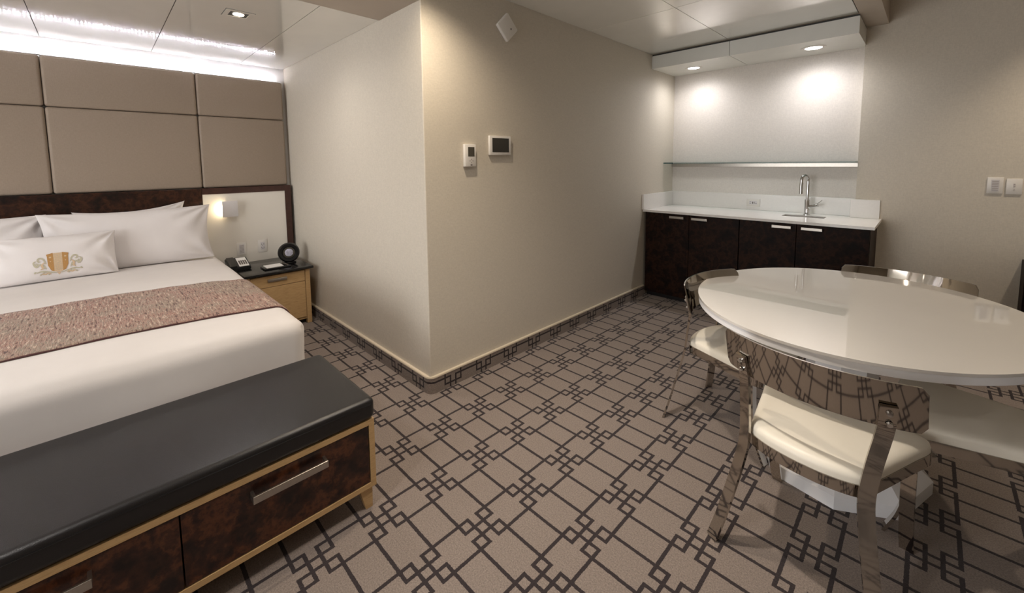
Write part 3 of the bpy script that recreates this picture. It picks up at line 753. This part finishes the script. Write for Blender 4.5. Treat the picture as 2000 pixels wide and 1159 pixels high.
# ================================================================== DINING TABLE
tb = thing('dining_table', 'large oval white glossy dining table on a faceted white pedestal', 'table', (-.233, 2.46, 0))
def ell(k, n=96, rot=math.radians(-8)):
    out = []
    for i in range(n):
        a = 2*PI*i/n; x, y = .640*k*math.cos(a), .716*k*math.sin(a)
        out.append((-.233+x*math.cos(rot)-y*math.sin(rot), 2.493+x*math.sin(rot)+y*math.cos(rot)))
    return out
def sc_off(d): return 1+d/.68
bm = newbm(); prism(bm, ell(1), .729, .74, r=.003); obj('glass_top', bm, M['table_white'], tb)
bm = newbm(); prism(bm, ell(sc_off(-.004)), .700, .7285, r=.008, seg=4); obj('under_top', bm, M['base_white'], tb)
oct_ = [(-.43, 2.08), (-.2, 2.03), (0.0, 2.15), (.085, 2.42), (-.06, 2.76), (-.29, 2.81), (-.49, 2.69), (-.575, 2.42)]
bm = newbm(); rings = []
for z, s in ((0, 1), (.055, 1), (.16, .62), (.34, .40), (.52, .42), (.66, .60), (.699, .64)):
    rings.append([bm.verts.new((-.245+(x+.245)*s, 2.42+(y-2.42)*s, z)) for x, y in oct_])
for a, b_ in zip(rings, rings[1:]):
    for i in range(8): bm.faces.new((a[i], a[(i+1) % 8], b_[(i+1) % 8], b_[i]))
bm.faces.new(rings[0][::-1]); bm.faces.new(rings[-1]); obj('pedestal', bm, M['base_white'], tb, smooth=False)
rebase(tb)

# ================================================================== CHAIRS (local: x right, y forward)
def chair_proto(label):
    t = thing('dining_chair', label, 'chair', (0, 0, 0), 0, 'polished steel dining chairs round the oval table')
    R0 = .505; ph_ = math.asin(.280/R0); ZB0, ZB1 = .626, .780
    def bp(th_, z, off=0):
        lean = -.04*(z-ZB0)/(ZB1-ZB0)
        return Vector(((R0-off)*math.sin(th_), -.170+R0-(R0-off)*math.cos(th_)+lean, z))
    bm = newbm(); NT, NZ = 40, 10; V = {}
    for k, off in enumerate((0, -.006)):
        for i in range(NT+1):
            th_ = ph_*(2*i/NT-1); e_ = min(1, (1-abs(2*i/NT-1))*.280/.022)   # rounded plate corners
            cut = .022*(1-math.sqrt(max(0, 1-(1-e_)**2)))
            for j in range(NZ+1):
                z = ZB0+cut+(ZB1-ZB0-2*cut)*j/NZ; V[k, i, j] = bm.verts.new(bp(th_, z, off))
    for k in (0, 1):
        for i in range(NT):
            for j in range(NZ): bm.faces.new((V[k, i, j], V[k, i+1, j], V[k, i+1, j+1], V[k, i, j+1]))
    for i in range(NT):
        for j in (0, NZ): bm.faces.new((V[0, i, j], V[0, i+1, j], V[1, i+1, j], V[1, i, j]))
    for j in range(NZ):
        for i in (0, NT): bm.faces.new((V[0, i, j], V[0, i, j+1], V[1, i, j+1], V[1, i, j]))
    obj('backrest', bm, M['steel'], t)
    for s in (-1, 1):
        th_ = math.asin(.202/R0)*s
        tp_ = bp(th_, .705, -.013); t2 = bp(th_*.96, .62, -.013)
        pts = catmull([(s*.245, -.255, 0), (s*.222, -.233, .10), (s*.200, -.211, .22), (s*.182, -.190, .33), (s*.175, -.176, .41), (s*.184, -.160, .51), tuple(t2), tuple(tp_)], 6)
        bm = newbm(); strap(bm, pts, .042, .010, (1, s*.45, 0)); l = obj('rear_leg', bm, M['steel'], t)
        bm = newbm()
        for z in (.645, .682):
            p = bp(th_, z, -.018); n_ = Vector((math.sin(th_), -math.cos(th_), -.2)).normalized()
            cyl(bm, p, p+n_*.007, .009, .007, seg=16)
        obj('bolt', bm, M['chrome'], l)
        pts = catmull([(s*.212, .190, .415), (s*.212, .192, .33), (s*.212, .200, .20), (s*.212, .220, .09), (s*.212, .255, 0)], 6)
        bm = newbm(); strap(bm, pts, .040, .010, (1, 0, 0)); obj('front_leg', bm, M['steel'], t)
    half = [(0, -.200), (.06, -.196), (.11, -.185), (.150, -.168), (.172, -.146), (.190, -.08), (.213, .01), (.238, .11), (.259, .19), (.259, .222), (.240, .243), (.15, .256), (.07, .262), (0, .264)]
    hp = [tuple(p)[:2] for p in catmull([(x, y, 0) for x, y in half], 4)]
    outline = hp+[(-x, y) for x, y in hp[-2:0:-1]]
    bm = newbm(); prism(bm, outline, .385, .4245); obj('apron', bm, M['steel'], t)
    sc2 = [(x*.985, y*.985) for x, y in outline]
    bm = newbm(); rgs = []
    nb = len(sc2)
    for ins, z in ((0, .425), (0, .440), (.002, .449), (.007, .456), (.014, .461), (.026, .4645), (.045, .4665), (.07, .468), (.10, .469), (.14, .470), (.18, .4705), (.205, .4705)):
        rgs.append([bm.verts.new((x*(1-ins/.21), .03+(y-.03)*(1-ins/.21), z)) for x, y in sc2])
    for a, b_ in zip(rgs, rgs[1:]):
        for i in range(nb): bm.faces.new((a[i], a[(i+1) % nb], b_[(i+1) % nb], b_[i]))
    bm.faces.new(rgs[0][::-1]); bm.faces.new(rgs[-1])
    obj('seat', bm, M['vinyl'], t)
    return t
def copy_tree(o, parent=None):
    c = o.copy(); C.objects.link(c)
    if parent: c.parent = parent
    for ch in list(o.children): copy_tree(ch, c)
    return c
ch0 = chair_proto('nearest steel and white vinyl chair, its curved back towards the camera')
places = [(-.228, 1.772, -8, None),
          (-.690, 2.36, -98, 'steel and white vinyl chair at the left end of the table, nearest the partition wall'),
          (-.09, 3.03, 171, 'steel chair on the far side of the table, only the top of its back showing'),
          (.205, 2.272, 90, 'chair at the right edge of the photo, only its white seat and a leg showing')]
for i, (x, y, a, lb) in enumerate(places):
    c = ch0 if i == 0 else copy_tree(ch0)
    if lb: c['label'] = lb
    c.location = (x, y, 0); c.rotation_euler = (0, 0, math.radians(a))

# ================================================================== BEHIND THE CAMERA (window and curtains added to brighten the room, seen in reflections)
M['fill_glow'] = emit('added_window_glow', (1, .99, .985, 1), 4.6)  # glowing panel added as soft fill, stands in for a window
wn = newbm(); box(wn, -3.3, -.8, YE+.001, YE+.02, .5, 2.2); struct('added_window', wn, M['fill_glow'])
for i, (x0, x1, lb) in enumerate(((-3.9, -3.3, 'left'), (-.8, -.2, 'right'))):
    bm = newbm(); n = 80; L0 = []
    for k in range(n+1):
        x = x0+(x1-x0)*k/n; y = YE+.08+.03*math.sin(k*.9)
        L0.append([bm.verts.new((x, y+d, z)) for d, z in ((0, .02), (0, 2.45), (.004, 2.45), (.004, .02))])
    for a, b_ in zip(L0, L0[1:]):
        for q in range(4): bm.faces.new((a[q], a[(q+1) % 4], b_[(q+1) % 4], b_[q]))
    tag(obj('curtain', bm, M['curtain']), 'cream curtain hanging at the %s of the added glowing window behind the camera' % lb, 'curtain', 'curtains at the added window')
